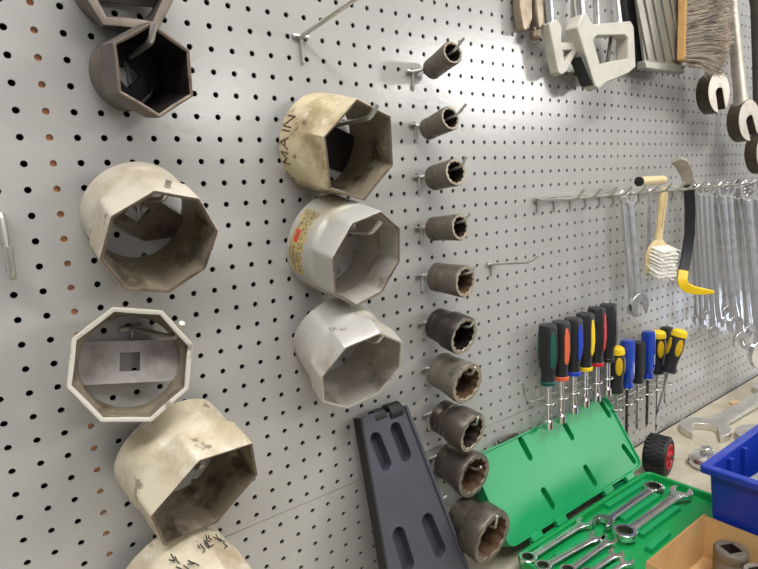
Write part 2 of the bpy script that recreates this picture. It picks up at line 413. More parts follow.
def bighook(x_off, e, tp, ze, zt, label):
    E = at_out(*e, ze); T = at_out(*tp, zt)
    hook((E[0]+x_off, E[1]+.06, 0.), E, T, label, GH, wr=.125)
bighook(-.05, (151,42), (154,24), 3.4, 3.6, 'wire peg hook through the small dark hexagonal socket')
bighook(-.1, (164,199), (169,180), 3.6, 3.8, 'wire peg hook through the pale octagonal socket with the brown stained inside')
hook(at_out(129.6,328,0), at_right(176.4,338,3.35), at_right(182,323,3.4), 'wire peg hook through the octagonal socket whose drive plate is in view', GH, wr=.12)
bighook(0, (198,469), (203,463), 3.3, 3.7, 'wire peg hook whose tip pokes from the tilted beige hexagonal socket')
bighook(-.1, (370,118), (377.6,104.8), 3.9, 4.2, 'wire peg hook through the cream socket lettered MAIN')
bighook(-.1, (371,233), (381,222), 3.8, 4.2, 'wire peg hook through the grey socket with the worn sticker')
bighook(-.1, (377.4,342), (384,333), 3.7, 4.0, 'wire peg hook through the bare silver octagonal socket')
F1b = V3((P['s1'][0], P['s1'][1], 0)); hook((F1b.x+.1, F1b.y+1.25, 0), (F1b.x-.05, F1b.y+1.18, 2.9), (F1b.x-.05, F1b.y+1.7, 3.3), 'wire peg hook through the topmost grey socket', GH, wr=.12)

# ---------------------------------------------------------------- impact sockets
def star(n, r1, r2, z, K=72, roll=0):
    out = []
    for i in range(K):
        a = 2*PI*i/K; u = (a*n/(2*PI)) % 1; k = abs(u-.5)*2
        out.append(((r2+(r1-r2)*k)*math.cos(a+roll), (r2+(r1-r2)*k)*math.sin(a+roll), z))
    return out
def impact_socket(p, label, body, bore, ring, style=0, Zb=.6, pts=6, group='impact sockets in the right hand column'):
    X, Y, ax, ay, L, Rf, Rb = p
    z = Vector((ax, ay, 1)).normalized(); x = Vector((0,1,0)).cross(z)
    t = thing('impact_socket', label, 'socket', frame((X, Y, Zb), x, z), group)
    K = 72
    if style == 0:
        prof = [(Rb-.07,0),(Rb,.07),(Rb,L*.25),(Rb-.025,L*.27),(Rb-.025,L*.31),(Rb+.005,L*.33),((Rb+Rf)/2,L*.6),(Rf-.01,L*.8),(Rf,L*.84),(Rf,L-.07),(Rf-.05,L)]
    elif style == 1:   # stepped with ring grooves
        prof = [(Rb-.12,0),(Rb-.03,.09),(Rb-.03,L*.18),(Rb-.07,L*.2),(Rb-.07,L*.24),(Rb,L*.26),(Rb,L*.32),(Rb-.05,L*.335),(Rb-.05,L*.37),(Rb+.02,L*.4),(Rf-.02,L*.52),(Rf,L*.56),(Rf,L-.08),(Rf-.06,L)]
    else:              # strongly stepped, wide front
        prof = [(Rb-.15,0),(Rb-.05,.1),(Rb-.05,L*.42),(Rb-.02,L*.46),(Rf-.08,L*.52),(Rf,L*.57),(Rf,L-.12),(Rf-.07,L)]
    part(t, 'body', MB().lathe(prof, K, False, False), body)
    r1, r2 = (Rf-.05)*.84, (Rf-.05)*.75
    part(t, 'front_edge', MB().loft([[(a*(prof[-1][0]), b*(prof[-1][0]), L) for a, b in ((math.cos(2*PI*i/K), math.sin(2*PI*i/K)) for i in range(K))], star(pts*2, r1+.03, r2+.03, L, K), star(pts*2, r1, r2, L-.06, K)], False, False), ring)
    mb = MB().loft([star(pts*2, r1, r2, L-.06, K), star(pts*2, r1, r2, L*.45, K), [(.42*Rb*math.cos(2*PI*i/K), .42*Rb*math.sin(2*PI*i/K), L*.38) for i in range(K)]], False, False)
    sq = .40*Rb
    def sqr(zz, q): 
        out = []
        for i in range(K):
            a = 2*PI*i/K; c, s_ = math.cos(a), math.sin(a); k = q/max(abs(c), abs(s_)); k = min(k, q*1.3)
            out.append((k*c, k*s_, zz))
        return out
    mb.loft([[(.42*Rb*math.cos(2*PI*i/K), .42*Rb*math.sin(2*PI*i/K), L*.38) for i in range(K)], sqr(L*.38, sq), sqr(0, sq), [(prof[0][0]*math.cos(2*PI*i/K), prof[0][0]*math.sin(2*PI*i/K), 0) for i in range(K)]], False, False)
    part(t, 'bore', mb, bore)
    if style:
        T = Matrix.Rotation(PI*1.02, 4, 'Z')@Matrix.Translation((Rb-.06, 0, L*.1))@Matrix.Rotation(PI/2, 4, 'Y')
        part(t, 'pin_hole', MB().lathe([(.09,0),(.09,.05)], 14, True, True, T), M['hard'])
    return t
IS = [
 ([19.977,-0.980,-0.179,0.202,2.274,0.643,0.60], 'smallest brown impact socket, topmost of the long column', 'impact', 'impactboredk', 'impactring', 0),
 ([19.430,-4.389,-0.028,0.192,2.097,0.680,0.619], 'small brown impact socket, second from the top of the long column', 'impact', 'impactboredk', 'impactring', 0),
 ([19.827,-7.179,-0.065,0.115,2.033,0.780,0.745], 'small brown impact socket, third from the top of the long column', 'impact', 'impactboredk', 'impactring', 0),
 ([19.552,-10.187,0.109,0.057,2.153,0.771,0.718], 'brown impact socket, fourth from the top of the long column', 'impact', 'impactboredk', 'impactring', 0),
 ([19.669,-13.123,0.117,-0.056,2.282,0.952,0.890], 'brown impact socket with a rusty bore, just left of the empty peg hook', 'impact', 'impactbore', 'impactring', 0),
 ([19.537,-16.005,0.062,-0.206,2.321,1.186,1.04], 'glossy black ringed impact socket with a black bore and a pale front edge', 'impactdark', 'boredark', 'impactring', 1),
 ([19.764,-19.035,0.008,-0.174,2.350,1.276,1.15], 'dusty grey impact socket with a brown bore, under the glossy black one', 'impactgrey', 'impactbore', 'impactring', 0),
 ([19.547,-22.009,0.135,-0.202,2.614,1.269,1.10], 'dark ringed impact socket hanging under the dusty grey one', 'impactbrown', 'impactboredk', 'impactring', 1),
 ([20.12,-25.25,0.03,-0.12,2.40,1.44,1.22], 'brown blotched impact socket with an orange brown bore, second from the bottom', 'impactbrown', 'impactbore', 'impactgrey', 0),
 ([19.6,-28.25,0.064,-0.16,2.75,1.70,1.30], 'biggest impact socket with a wide stepped front, lowest of the long column', 'impactbrown', 'impactbore', 'impactgrey', 2),
]
ZB = [.6]*8+[.45, 1.9]
for (p, lab, b, bo, rg, st), zb in zip(IS, ZB):
    impact_socket(p, lab, M[b], M[bo], M[rg], st, Zb=zb)
SH = [((412,72),(454.8,50.5),(464,37.5),'topmost'), ((415,125),(457.5,115),(466,104),'second from the top'), ((418,177),(461.5,166),(467,156),'third from the top'), ((420,228),(464,221.4),(471,213),'fourth from the top'),
      ((420.7,275.5),(467.6,271),(476,267),'fifth from the top'), ((422.7,323.5),(470,320),(475,318),'glossy black ringed'), ((425.5,369.5),(470,370),(475,367),'dusty grey'), ((427.6,415),(473,420),(478,417),'eighth from the top'),
      ((433,458),(476,470),(481,467),'brown blotched'), ((441,499),(492,520),(497,516),'biggest lowest')]
for (b, e, tp, w), row, zb in zip(SH, IS, ZB):
    X, Y, ax, ay, L, Rf, Rb = row[0]
    zz = Vector((ax, ay, 1)).normalized(); yy = Vector((0,1,0)); yy = (yy-zz*yy.dot(zz)).normalized()
    B = at_out(*b, .1); back = Vector((X, Y, zb))+yy*Rb*.2
    E = V3(at_out(*e, zb+L*zz.z+.12)); T = V3(at_out(*tp, zb+L*zz.z+.6))
    cen = Vector((X, Y, zb))+zz*L; off = E-cen; lim = Rf*.5
    off -= zz*off.dot(zz)
    if off.length > lim: E = cen+off.normalized()*lim+zz*.15
    hook((B[0], B[1], 0), E, T, f'wire hook through the {w} impact socket of the long column', GH, wr=.085, via=back)
# empty hooks
B = at_out(300,37,0.1); hook((B[0],B[1],0), at_out(358,-3,3.4), at_out(366,-12,3.7), 'empty wire peg hook at the top edge between the big sockets and the long column', 'empty peg hooks', wr=.125, stub=1.2)
B = at_out(491,264,0.1); hook((B[0],B[1],0), at_out(529,262.3,2.7), at_out(538,255.5,3.1), 'empty wire peg hook right of the impact sockets', 'empty peg hooks', wr=.09, stub=.75)
# J hook at the left edge
B = at_out(1,214,.15)
t = thing('utility_hook', 'galvanised J shaped hook at the left edge of the board', 'hook', frame(B))
jp = [(0,0,-.25), (0,-.03,.02), (0,-.2,.12)]
jp += [(0,-1.9,.2)]
for k in range(1, 9):
    a = PI*k/8; jp.append((0, -1.95-.42*math.sin(a), .2+.42*(1-math.cos(a))))
jp += [(0,-1.2,1.06)]
part(t, 'wire', MB().tube(jp, .125, 12), M['zinc'])

# ---------------------------------------------------------------- black slotted tray leaning on the wall
TL, TR = at_out(362,418,.9), at_out(406,407,.9)
slope = 3.3/12
def tray_pt(u, v):              # ray with the leaning front plane
    d = ray(u, v); n = np.array([0, slope, 1.0]); n /= np.linalg.norm(n)
    return CAM+d*((TL-CAM)@n/(d@n))
zax = Vector((0, slope, 1)).normalized(); xax = Vector((1,0,0)); yax = zax.cross(xax)
def tl(u, v):
    q = V3(tray_pt(u, v)-TL); return (q.dot(xax), q.dot(yax))
a, b = tl(405,406), tl(388,569); c = tl(467,569); a0 = tl(362,418)
ybot = -(abs(TL[1]-BENCH))/yax.y+.02
def ext(p, q, y): k = (y-p[1])/(q[1]-p[1]); return (p[0]+(q[0]-p[0])*k, y)
bl, br = ext(a0, b, ybot), ext(a, c, ybot)
tray = thing('plastic_tray', 'black plastic tray with four oval slots, leaning on the board beside the impact sockets', 'tray', frame(TL, xax, zax))
def stadium(p, q, w, n=8):
    p, q = Vector(p), Vector(q); d = (q-p).normalized(); s = Vector((-d.y, d.x)); out = []
    a0 = math.atan2(d.y, d.x)
    for k in range(n+1): a = a0-PI/2+PI*k/n; out.append((q.x+w*math.cos(a), q.y+w*math.sin(a)))
    for k in range(n+1): a = a0+PI/2+PI*k/n; out.append((p.x+w*math.cos(a), p.y+w*math.sin(a)))
    return out
slots = []
for p, q, w in [((376,439),(386,464),.38), ((396,429),(406,455),.38), ((399,535),(408,564),.44), ((428,521),(440,550),.44)]:
    slots.append(stadium(tl(*p), tl(*q), w))
for y0 in ():
    pass
outl = [bl, br, a, (a[0]*.55, a[1]-.02), (a[0]*.2, a0[1]+.06), a0]
part(tray, 'front_panel', MB().prism(outl, -.1, 0, slots), M['blackplastic'], .03)
for sl in slots:
    mb = MB().loft([[(x, y, -.02) for x, y in sl], [(x, y, -.65) for x, y in sl]], False, True)
    part(tray, 'slot_pocket', mb, M['blackplastic'])
sd = MB()
def bar(p, q, w, z0, z1, m):
    p, q = Vector(p), Vector(q); d = (q-p).normalized(); s = Vector((-d.y, d.x))*w/2
    m.prism([tuple(p-s), tuple(q-s), tuple(q+s), tuple(p+s)], z0, z1)
bar((a0[0]-.06, a0[1]), (bl[0]-.06, bl[1]), .14, -.75, .0, sd)
part(tray, 'side_wall', sd, M['black'], .03)
sd = MB(); bar((a[0]+.02, a[1]), (br[0]+.02, br[1]), .2, -.75, .12, sd)
part(tray, 'side_wall', sd, M['blackplastic'], .04)
for (u, v, rr) in ((381,416,.42), (396,411,.52)):
    px, py = tl(u, v)
    T = Matrix.Translation((px, py, 0))@Matrix.Rotation(PI/2, 4, 'Y')
    part(tray, 'latch_lug', MB().lathe([(rr*.6,-.62*rr*1.6),(rr,-.55*rr*1.6),(rr,.55*rr*1.6),(rr*.6,.62*rr*1.6)], 20, True, True, Matrix.Translation((px, py-.02, -.38))@Matrix.Rotation(PI/2, 4, 'Y')), M['black'])

# ---------------------------------------------------------------- green wrench set case
CX0, CX1, CZ0, CZ1 = 22.0, 38.4, 4.25, 10.75
RIM = BENCH+1.35
def rrect(x0, x1, y0, y1, r, n=5):
    out = []
    for cx, cy, a0 in ((x1-r, y1-r, 0), (x0+r, y1-r, PI/2), (x0+r, y0+r, PI), (x1-r, y0+r, 1.5*PI)):
        for k in range(n+1): a = a0+PI/2*k/n; out.append((cx+r*math.cos(a), cy+r*math.sin(a)))
    return out
# local: x right, y = -out, z up
case = thing('wrench_case', 'open green plastic wrench set case with its lid leaning back on the board', 'tool case', frame((0,BENCH,0), (1,0,0), (0,1,0)))
def cl(u, v, h): q = at_up(u, v, BENCH+h); return (q[0], -q[2])
o = rrect(CX0, CX1, -CZ1, -CZ0, .7)
def inset(d, r=.7): return rrect(CX0+d, CX1-d, -CZ1+d, -CZ0-d, max(.1, r-d))
h = 1.35
base = MB().loft([[(x, y, z) for x, y in inset(d)] for d, z in ((.25,.03),(.12,.2),(.0,h-.12),(.03,h-.02),(.1,h),(.24,h),(.3,h-.05),(.36,h-.5))], True, True)
part(case, 'base_tray', base, M['greendark'])
# moulded ribs: raised blocks between the wrench channels, each along X with a slight skew
WR = [((527.8,558.6),(584,523)), ((543,567),(597,537)), ((568,571),(609,541)), ((588,574),(616,554)), ((604,577),(627,562))]
def dir2(p, q): d = Vector(q)-Vector(p); return d.normalized(), d.length
ribs = MB()
def rib(p, q, w, z0, z1):
    ribs = MB()
    p, q = Vector(p), Vector(q); d = (q-p).normalized(); s = Vector((-d.y, d.x))*w/2; k = .06
    n = s.normalized()
    ring0 = [p-s, q-s, q+s, p+s]; ring1 = [p-s+n*k+d*k, q-s+n*k-d*k, q+s-n*k-d*k, p+s-n*k+d*k]
    ribs.loft([[(v.x, v.y, z0) for v in ring0], [(v.x, v.y, z1) for v in ring1]], True, True)
    part(case, 'moulded_rib', ribs, M['green'], .03)
H1 = 1.18
for a_, b_ in [((540,548),(575,526)), ((556,556),(592,532)), ((570,566),(606,544)), ((590,568),(618,549)), ((606,572),(630,556)), ((512+20,545),(566,522)),
               ((600,490),(634,474)), ((606,505),(646,480)), ((622,518),(660,492)), ((640,533),(678,505)), ((648,548),(668,530))]:
    rib(cl(*a_, H1), cl(*b_, H1), .55, .7, H1)
# lid
hz, hy = 3.95, RIM+.12
dl = Vector((0, -25.75-hy, .62-hz)); Ld = dl.length
lidx = Vector((1,0,0)); lidy = dl.normalized(); lidz = lidx.cross(lidy)
TLid = frame((0,BENCH,0), (1,0,0), (0,1,0)).inverted()@frame((CX0, hy, hz), lidx, lidz)
# convert to inch-space matrix
TL3 = Matrix.Translation(TLid.translation/S)@TLid.to_3x3().to_4x4()
lw = CX1-CX0
def lid_uv(u, v):
    d = ray(u, v); nrm = np.array(lidz); o_ = np.array([CX0, hy, hz]); p = CAM+d*((o_-CAM)@nrm/(d@nrm)); q = V3(p-o_); return (q.dot(lidx), q.dot(lidy))
holes = []
for p, q in [((521,440),(530,457)), ((563,421),(572,437)), ((601,402),(609,415)), ((624,447),(634,461)), ((586,468),(595,483)), ((544,491),(553,506))]:
    holes.append(stadium(lid_uv(*p), lid_uv(*q), .26, 4))
lo = rrect(0, lw, .1, Ld, .7)
hol2 = [hh for hh in holes if all(.05 < x < lw-.05 and .15 < y < Ld-.05 for x, y in hh)]
lid = part(case, 'lid', MB().prism(lo, -.12, 0, hol2, TL3), M['green'], .03)
for hh in hol2:
    mb = MB().loft([[(x, y, -.05) for x, y in hh], [(x, y, -.5) for x, y in hh]], False, True, TL3)
    part(lid, 'slot_pocket', mb, M['greendark'])
def linset(d): return rrect(d, lw-d, .1+d, Ld-d, max(.1, .7-d))
part(lid, 'lid_rim', MB().loft([[(x, y, z) for x, y in linset(d)] for d, z in ((.14,0),(.10,.14),(.0,.14),(-.02,.0),(.05,-.85))], False, True, TL3), M['green'])
for u in (2.6, 5.3, 11.2, 14.2):
    part(lid, 'hinge_knuckle', MB().box((u, -.05, .0), (1.1,.5,.42), TL3), M['green'], .06)
lt = MB().box((lw*.5-4.2, Ld+.1, -.1), (1.6,.3,.25), TL3).tube([(lw*.5-5.2, Ld+.12, .1), (lw*.5-4.2, Ld+.22, .2), (lw*.5-3.2, Ld+.12, .1)], .12, 8, TL3)
part(lid, 'latch', lt, M['darksteel'])

# ---------------------------------------------------------------- wrenches
def open_outline(r, gap, depth, tilt=math.radians(15), neck=.3):
    """C shaped head centred at the origin, shaft leaving towards -y, mouth towards +y turned by tilt"""
    g = gap/2; a0 = math.asin(min(.95, g/r)); out = []
    n = 26
    for k in range(n+1):
        a = PI/2-a0-(2*PI-2*a0)*k/n
        rr = r*(1.0 + .10*math.cos(a-PI/2)**2*(1 if math.sin(a) > 0 else 0))
        out.append((rr*math.cos(a), rr*math.sin(a)))
    yb = r*math.cos(a0)-depth
    bot = [(-g, yb+g*.45), (-g*.6, yb+g*.1), (0, yb), (g*.6, yb+g*.1), (g, yb+g*.45)]
    out += bot
    c, s = math.cos(tilt), math.sin(tilt)
    return [(x*c-y*s, x*s+y*c) for x, y in out]
def ring12(r, z0, z1, ri, T, mb):
    K = 48
    def circ(rr, z): return [(rr*math.cos(2*PI*i/K), rr*math.sin(2*PI*i/K), z) for i in range(K)]
    mb.loft([circ(r, z0+.03), circ(r, z1-.03), circ(r-.03, z1), star(12, ri*1.06, ri*.94, z1, K), star(12, ri*1.06, ri*.94, z0, K), circ(r-.03, z0)], False, False, T, close=True)
def wrench(name, label, cat, fr, length, w, thick, r_open, r_box, mat_, group, box_top=True, ratchet=False, tilt=.26, gap=.95, second_open=False):
    """box ring at the local origin, shaft to -y, open jaw at y = -length"""
    t = thing(name, label, cat, fr, group)
    # handle: rounded flat bar with flared ends
    def sec(y, ww, tt):
        return [(ww/2*math.copysign(abs(math.cos(a))**.6, math.cos(a)), y, tt/2*math.copysign(abs(math.sin(a))**.6, math.sin(a))) for a in [2*PI*k/16 for k in range(16)]]
    y1 = -r_box*.82; y2 = -length+r_open*.8
    L_ = y1-y2
    secs = [sec(y1, w*1.25, thick*.9), sec(y1-L_*.08, w, thick*.75), sec((y1+y2)/2, w*.96, thick*.7), sec(y2+L_*.1, w*1.04, thick*.75), sec(y2, w*1.5, thick*.85)]
    part(t, 'handle', MB().loft(secs, True, True), mat_)
    T = Matrix.Translation((0,-length,0))@Matrix.Rotation(PI, 4, 'Z')
    part(t, 'open_jaw', MB().prism(open_outline(r_open, r_open*gap, r_open*1.15, tilt), -thick*.5, thick*.5, (), T), mat_, thick*.12)
    mb = MB()
    if second_open:
        mb.prism(open_outline(r_box, r_box*.95, r_box*1.15, tilt), -thick*.5, thick*.5); part(t, 'open_jaw', mb, mat_, thick*.12)
    else:
        ring12(r_box, -thick*.62, thick*.62, r_box*.66, None, mb); bx = part(t, 'box_ring', mb, mat_)
        if ratchet:
            mb = MB(); ring12(r_box*.76, -thick*.64, thick*.64, r_box*.6, None, mb); part(bx, 'ratchet_gear', mb, M['darksteel'])
    return t
UP = Vector((0,1,0))
def lay(p, q, h, name, label, w, thick, r_o, r_b, m, group, ratchet=True, tilt=.26, z=(0,1,0)):
    """wrench lying flat at height h with its box ring at pixel p and its jaw at pixel q"""
    A, B = V3(at_up(*p, h)), V3(at_up(*q, h)); y = (A-B).normalized(); x = y.cross(Vector(z))
    return wrench(name, label, 'wrench', frame(A, x, z), (A-B).length, w, thick, r_o, r_b, m, group, ratchet=ratchet, tilt=tilt)
GC = 'wrenches in the green case'
hc = BENCH+1.22
lay((654,488),(603,522), hc+.1, 'ratcheting_wrench', 'shiny ratcheting wrench in the green case, its ring end nearest the tyre', .66, .34, .7, .7, M['chrome'], GC)
lay((625,533),(681,493), hc+.14, 'ratcheting_wrench', 'ratcheting wrench in the green case with its jaw nearest the blue bin', .7, .36, .78, .76, M['satin'], GC)
GL = [('nearest the lid hinge', 0), ('second from the lid hinge', 1), ('third from the lid hinge', 2), ('fourth from the lid hinge', 3), ('fifth from the lid hinge', 4)]
for (w_, k) in GL:
    p, q = WR[k]
    lay(p, q, hc+.02, 'ratcheting_wrench', f'small ratcheting wrench in the green case, {w_}', (.50-.03*k), .26, .54-.03*k, .54-.03*k, M['satin'], GC)

# big open-end wrenches lying on the bench
A, B = V3(at_up(774,391,BENCH+.35)), V3(at_up(705,429,BENCH+.35))
y = (A-B).normalized(); x = y.cross(UP)
def bench_wrench(A, B, label, tilt, r):
    y = (A-B).normalized(); x = y.cross(UP)
    return wrench('open_end_wrench', label, 'wrench', frame(A, x, (0,1,0)), (A-B).length, r*.78, .66, r, r*.9, M['benchsteel'], 'big wrenches lying on the bench', second_open=True, tilt=tilt)
bench_wrench(A, B, 'big steel open end wrench on the bench, its jaw behind the chrome ratchet', .5, 2.2)
A2, B2 = V3(at_up(850,408,BENCH+.35)), V3(at_up(763,437,BENCH+.35))
bench_wrench(A2, B2, 'big steel wrench on the bench, cut off by the right edge above the blue bin', .45, 2.2)
q = at_up(735,403,BENCH+.12)
solo('wood_chip', MB().prism([(-.6,-.25),(.5,-.35),(.7,.1),(.1,.4),(-.5,.3)], -.1, .15), M['chipm'], frame(q, (1,0,.4), (0,1,0)), 'small beige chip on the bench behind the big wrench', 'scrap', bevel=.03)

# ---------------------------------------------------------------- wheel, ratchet, blue bin, cardboard box
wr_ = 1.62
q = V3(at_up(660.5,473,BENCH)); axis = Vector((.2,0,1.0)).normalized(); q = q-axis*.2
t = thing('tyre_wheel', 'small black ribbed tyre with a red hub, standing on the bench', 'wheel', frame((q.x, BENCH+wr_, q.z), UP.cross(axis), axis))
hw = .92
prof = [(1.0,-hw*.75),(1.3,-hw),(1.5,-hw*.92),(wr_-.03,-hw*.6),(wr_-.02,0),(wr_-.03,hw*.6),(1.5,hw*.92),(1.3,hw),(1.0,hw*.75)]
part(t, 'tyre', MB().lathe(prof, 48, True, True), M['black'])
mb = MB(); nt = 26
for k in range(nt):
    for row, (zz, off) in enumerate(((-.52, 0), (0., .5), (.52, 0))):
        a = 2*PI*(k+off)/nt
        mb.box((wr_-.05, 0, zz), (.14, .24, .44), Matrix.Rotation(a, 4, 'Z'))
part(t, 'tread_block', mb, M['black'], .02)['kind'] = 'stuff'
hub = part(t, 'hub', MB().lathe([(1.06,hw*.6),(1.06,hw*.98),(.98,hw*1.0),(.9,hw*.8),(.45,hw*.78),(.42,hw*1.02),(.2,hw*1.06)], 36, True, True), M['red'], label='red hub')
mb = MB()
for k in range(5): mb.box((.66,0,hw*.86), (.5,.2,.2), Matrix.Rotation(2*PI*k/5, 4, 'Z'))
part(hub, 'spoke', mb, M['red'], .03)
part(hub, 'axle_nut', MB().lathe([(.2,hw*1.0),(.2,hw*1.25),(.12,hw*1.3)], 6, True, True), M['darksteel'], smooth=0)

q = V3(at_up(706.5,466,BENCH))
t = thing('ratchet_head', 'round chrome ratchet head with a square drive, on the bench left of the blue bin', 'ratchet', frame((q.x, BENCH, q.z), (1,0,.9), (0,1,0)))
part(t, 'body', MB().lathe([(1.1,.0),(1.32,.12),(1.4,.4),(1.4,.7),(1.3,.84),(1.12,.88)], 48), M['chrome'])
part(t, 'cover_plate', MB().lathe([(1.22,.86),(1.22,.98),(1.14,1.04)], 48), M['satin'])
part(t, 'square_drive', MB().box((0,0,1.35), (.82,.82,.75)), M['satin'], .08)
part(t, 'release_ball', MB().lathe([(.0,.42-.12),(.1,.32),(.12,.42),(.1,.52),(.0,.54)], 12, False, False, Matrix.Translation((-1.36,.2,.1))), M['darksteel'])

# blue bin
bx0, bz0 = 32.2, 10.85; bw, bd, bh = 10.5, 7.6, 6.3
t = thing('storage_bin', 'blue plastic storage bin on the bench at the right edge', 'bin', frame((bx0+bw/2, BENCH, bz0+bd/2), (1,0,0), (0,1,0)))
def br_(d, z): return [(x, y, z) for x, y in rrect(-bw/2+d, bw/2-d, -bd/2+d, bd/2-d, .22, 3)]
part(t, 'tub', MB().loft([br_(.75,0), br_(.42,bh-.02), br_(.56,bh-.02), br_(.9,.14)], True, True), M['blue'], .0)
part(t, 'rim', MB().loft([br_(.02,bh-.42), br_(.0,bh-.04), br_(.05,bh+.03), br_(.52,bh+.03), br_(.56,bh-.06)], False, False), M['blue'])
for k in range(2):
    part(t, 'divider_rib', MB().box((-bw/2+2.9+k*2.2, bd/2-.72, bh/2+.3), (.3,.34,bh-1.0)), M['blue'], .05)
q = at_up(757,484,BENCH+5.4); q = (q[0]+1.9, BENCH+.16, q[2]+1.0)
t = thing('drill_bit_index', 'grey box lying inside the blue bin', 'box', frame(q, (1,0,.1), (0,1,0)))
part(t, 'body', MB().box((0,0,2.6), (3.6,2.6,5.2)), M['pan'], .08)
part(t, 'lid', MB().box((0,0,5.3), (3.7,2.7,.24)), M['satin'], .06)

# cardboard box with sockets
kx0, kx1, kz0, kz1, kh, kt = 25.2, 32.45, 11.15, 17.4, 3.0, .14
t = thing('cardboard_box', 'open brown cardboard box in front of the green case', 'box', frame(((kx0+kx1)/2, BENCH, (kz0+kz1)/2), (1,0,0), (0,1,0)))
kw, kd = kx1-kx0, kz1-kz0
part(t, 'bottom', MB().box((0,0,.08), (kw-.02,kd-.02,.12)), M['card'])
for nm, c_, d_ in (('side_panel', (0, kd/2-kt/2, kh/2), (kw,kt,kh)), ('side_panel', (0, -kd/2+kt/2, kh/2), (kw,kt,kh)), ('side_panel', (-kw/2+kt/2, 0, kh/2), (kt,kd-2*kt,kh)), ('side_panel', (kw/2-kt/2, 0, kh/2-.04), (kt,kd-2*kt,kh-.08))):
    pn = part(t, nm, MB().box(c_, d_), M['card'])
    ed = [d_[0]*1.0, d_[1]*1.0, .012]
    part(pn, 'cut_edge', MB().box((c_[0], c_[1], c_[2]+d_[2]/2+.006), ed), M['cardedge'])
def standing_socket(q, label, r, h_, m_):
    t = thing('impact_socket', label, 'socket', frame(q, (1,0,.5), (0,1,0)), 'sockets in the cardboard box')
    K = 64
    def circ(rr, z): return [(rr*math.cos(2*PI*i/K), rr*math.sin(2*PI*i/K), z) for i in range(K)]
    def sq(qq, z):
        out = []
        for i in range(K):
            a = 2*PI*i/K; k = qq/max(abs(math.cos(a)), abs(math.sin(a))); out.append((k*math.cos(a), k*math.sin(a), z))
        return out
    part(t, 'body', MB().loft([circ(r*.96,0), circ(r,.08), circ(r,h_*.62), circ(r*.93,h_*.66), circ(r*.93,h_*.72), circ(r*1.0,h_*.76), circ(r*1.0,h_-.12), circ(r*.9,h_), sq(r*.5,h_), sq(r*.48,h_-.06)], True, False), m_)
    part(t, 'square_drive', MB().loft([sq(r*.48,h_-.06), sq(r*.48,h_-1.2)], False, True), M['impactboredk'])
    return t
q = at_up(731,548,BENCH+2.35); standing_socket((q[0], BENCH+.15, q[2]), 'grey impact socket standing in the cardboard box with its square hole up', .92, 2.2, M['impactgrey'])
q = at_up(757,571,BENCH+2.0); standing_socket((q[0], BENCH+.15, q[2]), 'pale socket in the cardboard box, only its edge in view at the corner', .7, 1.9, M['oldsteel'])

# ---------------------------------------------------------------- row of rack hooks with hanging wrenches
RY = -9.0
hookX = [30.25+2*k for k in range(21)]
for k, X in enumerate(hookX):
    hook((X, RY, 0), (X+.02, RY-.02, 3.3), (X+.02, RY+.62, 3.9), 'wire peg hook in the long row above the screwdrivers', 'row of wrench hooks', wr=.1, stub=.85)
rail = MB().tube([(hookX[0]-.6, 0, .14), (hookX[-1]+18, 0, .14)], .09, 8)
solo('hook_rail', MB().tube([(0, 0, 0), (hookX[-1]+14-hookX[0], 0, 0)], .085, 8), M['zinc'], frame((hookX[0]-.6, RY+.14, .3)), 'long thin wire rail tying the row of wrench hooks', 'rail')
def hook_spot(u, Z):
    """hook of the row that shows a ring at column u at about distance Z from the board"""
    best = None
    for X in hookX:
        q = CAM+ray(u, 186)*((X-CAM[0])/ray(u, 186)[0])
        if .7 <= q[2] <= 3.1:
            e = abs(q[2]-Z)
            if best is None or e < best[0]: best = (e, X, q[2])
    return best[1], best[2]
def hang(u, ub, vb, Z, w, label, r_o, r_b, m, thick=None, swing=-.35, group='wrenches hanging at the right'):
    X, Z = hook_spot(u, Z)
    A = Vector((X, RY-r_b*.6+.1, Z)); Bp = V3(at_out(ub, vb, Z-.1)); y = (A-Bp).normalized()
    z = Vector((swing,0,1)); x = y.cross(z)
    return wrench('combination_wrench', label, 'wrench', frame(A, x, z), (A-Bp).length, w, thick or w*.42, r_o, r_b, m, group, ratchet=False)
hang(622.5,629.5,307,.8,.62,'thin combination wrench hanging left of the bristle brush, nearer the wall', .62, .5, M['wrenchsteel'], swing=-.1)
hang(629.5,635,304,2.2,.85,'wider combination wrench hanging left of the bristle brush, nearer the room', .95, .6, M['satin'], swing=-.2)
HW = [(691,692,318,1.0,.45,.45,.42), (695.5,697,328,1.2,.5,.5,.46), (699.5,701.5,314,2.4,.5,.5,.46), (704.5,707,330,2.0,.62,.62,.55), (709.5,712,322,1.2,.65,.65,.58),
      (715,720,312,1.0,.85,.95,.75), (722,726.5,322,2.0,.85,.95,.75), (728.5,732,338,1.6,.85,.95,.78), (737,741.5,334,1.8,1.15,1.45,1.0), (746,750.5,350,2.4,1.25,1.6,1.1), (756.5,762,366,2.0,1.3,1.7,1.2)]
HN = ['nearest the black pry bar', 'second from the pry bar', 'third from the pry bar', 'fourth from the pry bar', 'fifth from the pry bar', 'sixth from the pry bar, its jaw high', 'seventh from the pry bar', 'eighth from the pry bar', 'wide, third from the right edge', 'widest in full view, its jaw hanging lowest', 'cut by the right edge']
for (u, ub, vb, Z, w, ro, rb), nm in zip(HW, HN):
    hang(u, ub, vb, Z, w, f'hanging combination wrench, {nm}', ro, rb, M['satin'] if w > .7 else M['wrenchsteel'])
# thin metal strip
X_, Z_ = hook_spot(650, 1.4); A = (X_, RY+.2, Z_); B = at_out(650,275,Z_)
solo('metal_rule', MB().box((0,-(A[1]-B[1])/2,0), (.55,A[1]-B[1],.05)), M['satin'], frame((A[0],A[1],A[2])), 'thin steel rule hanging behind the bristle brush', 'rule')
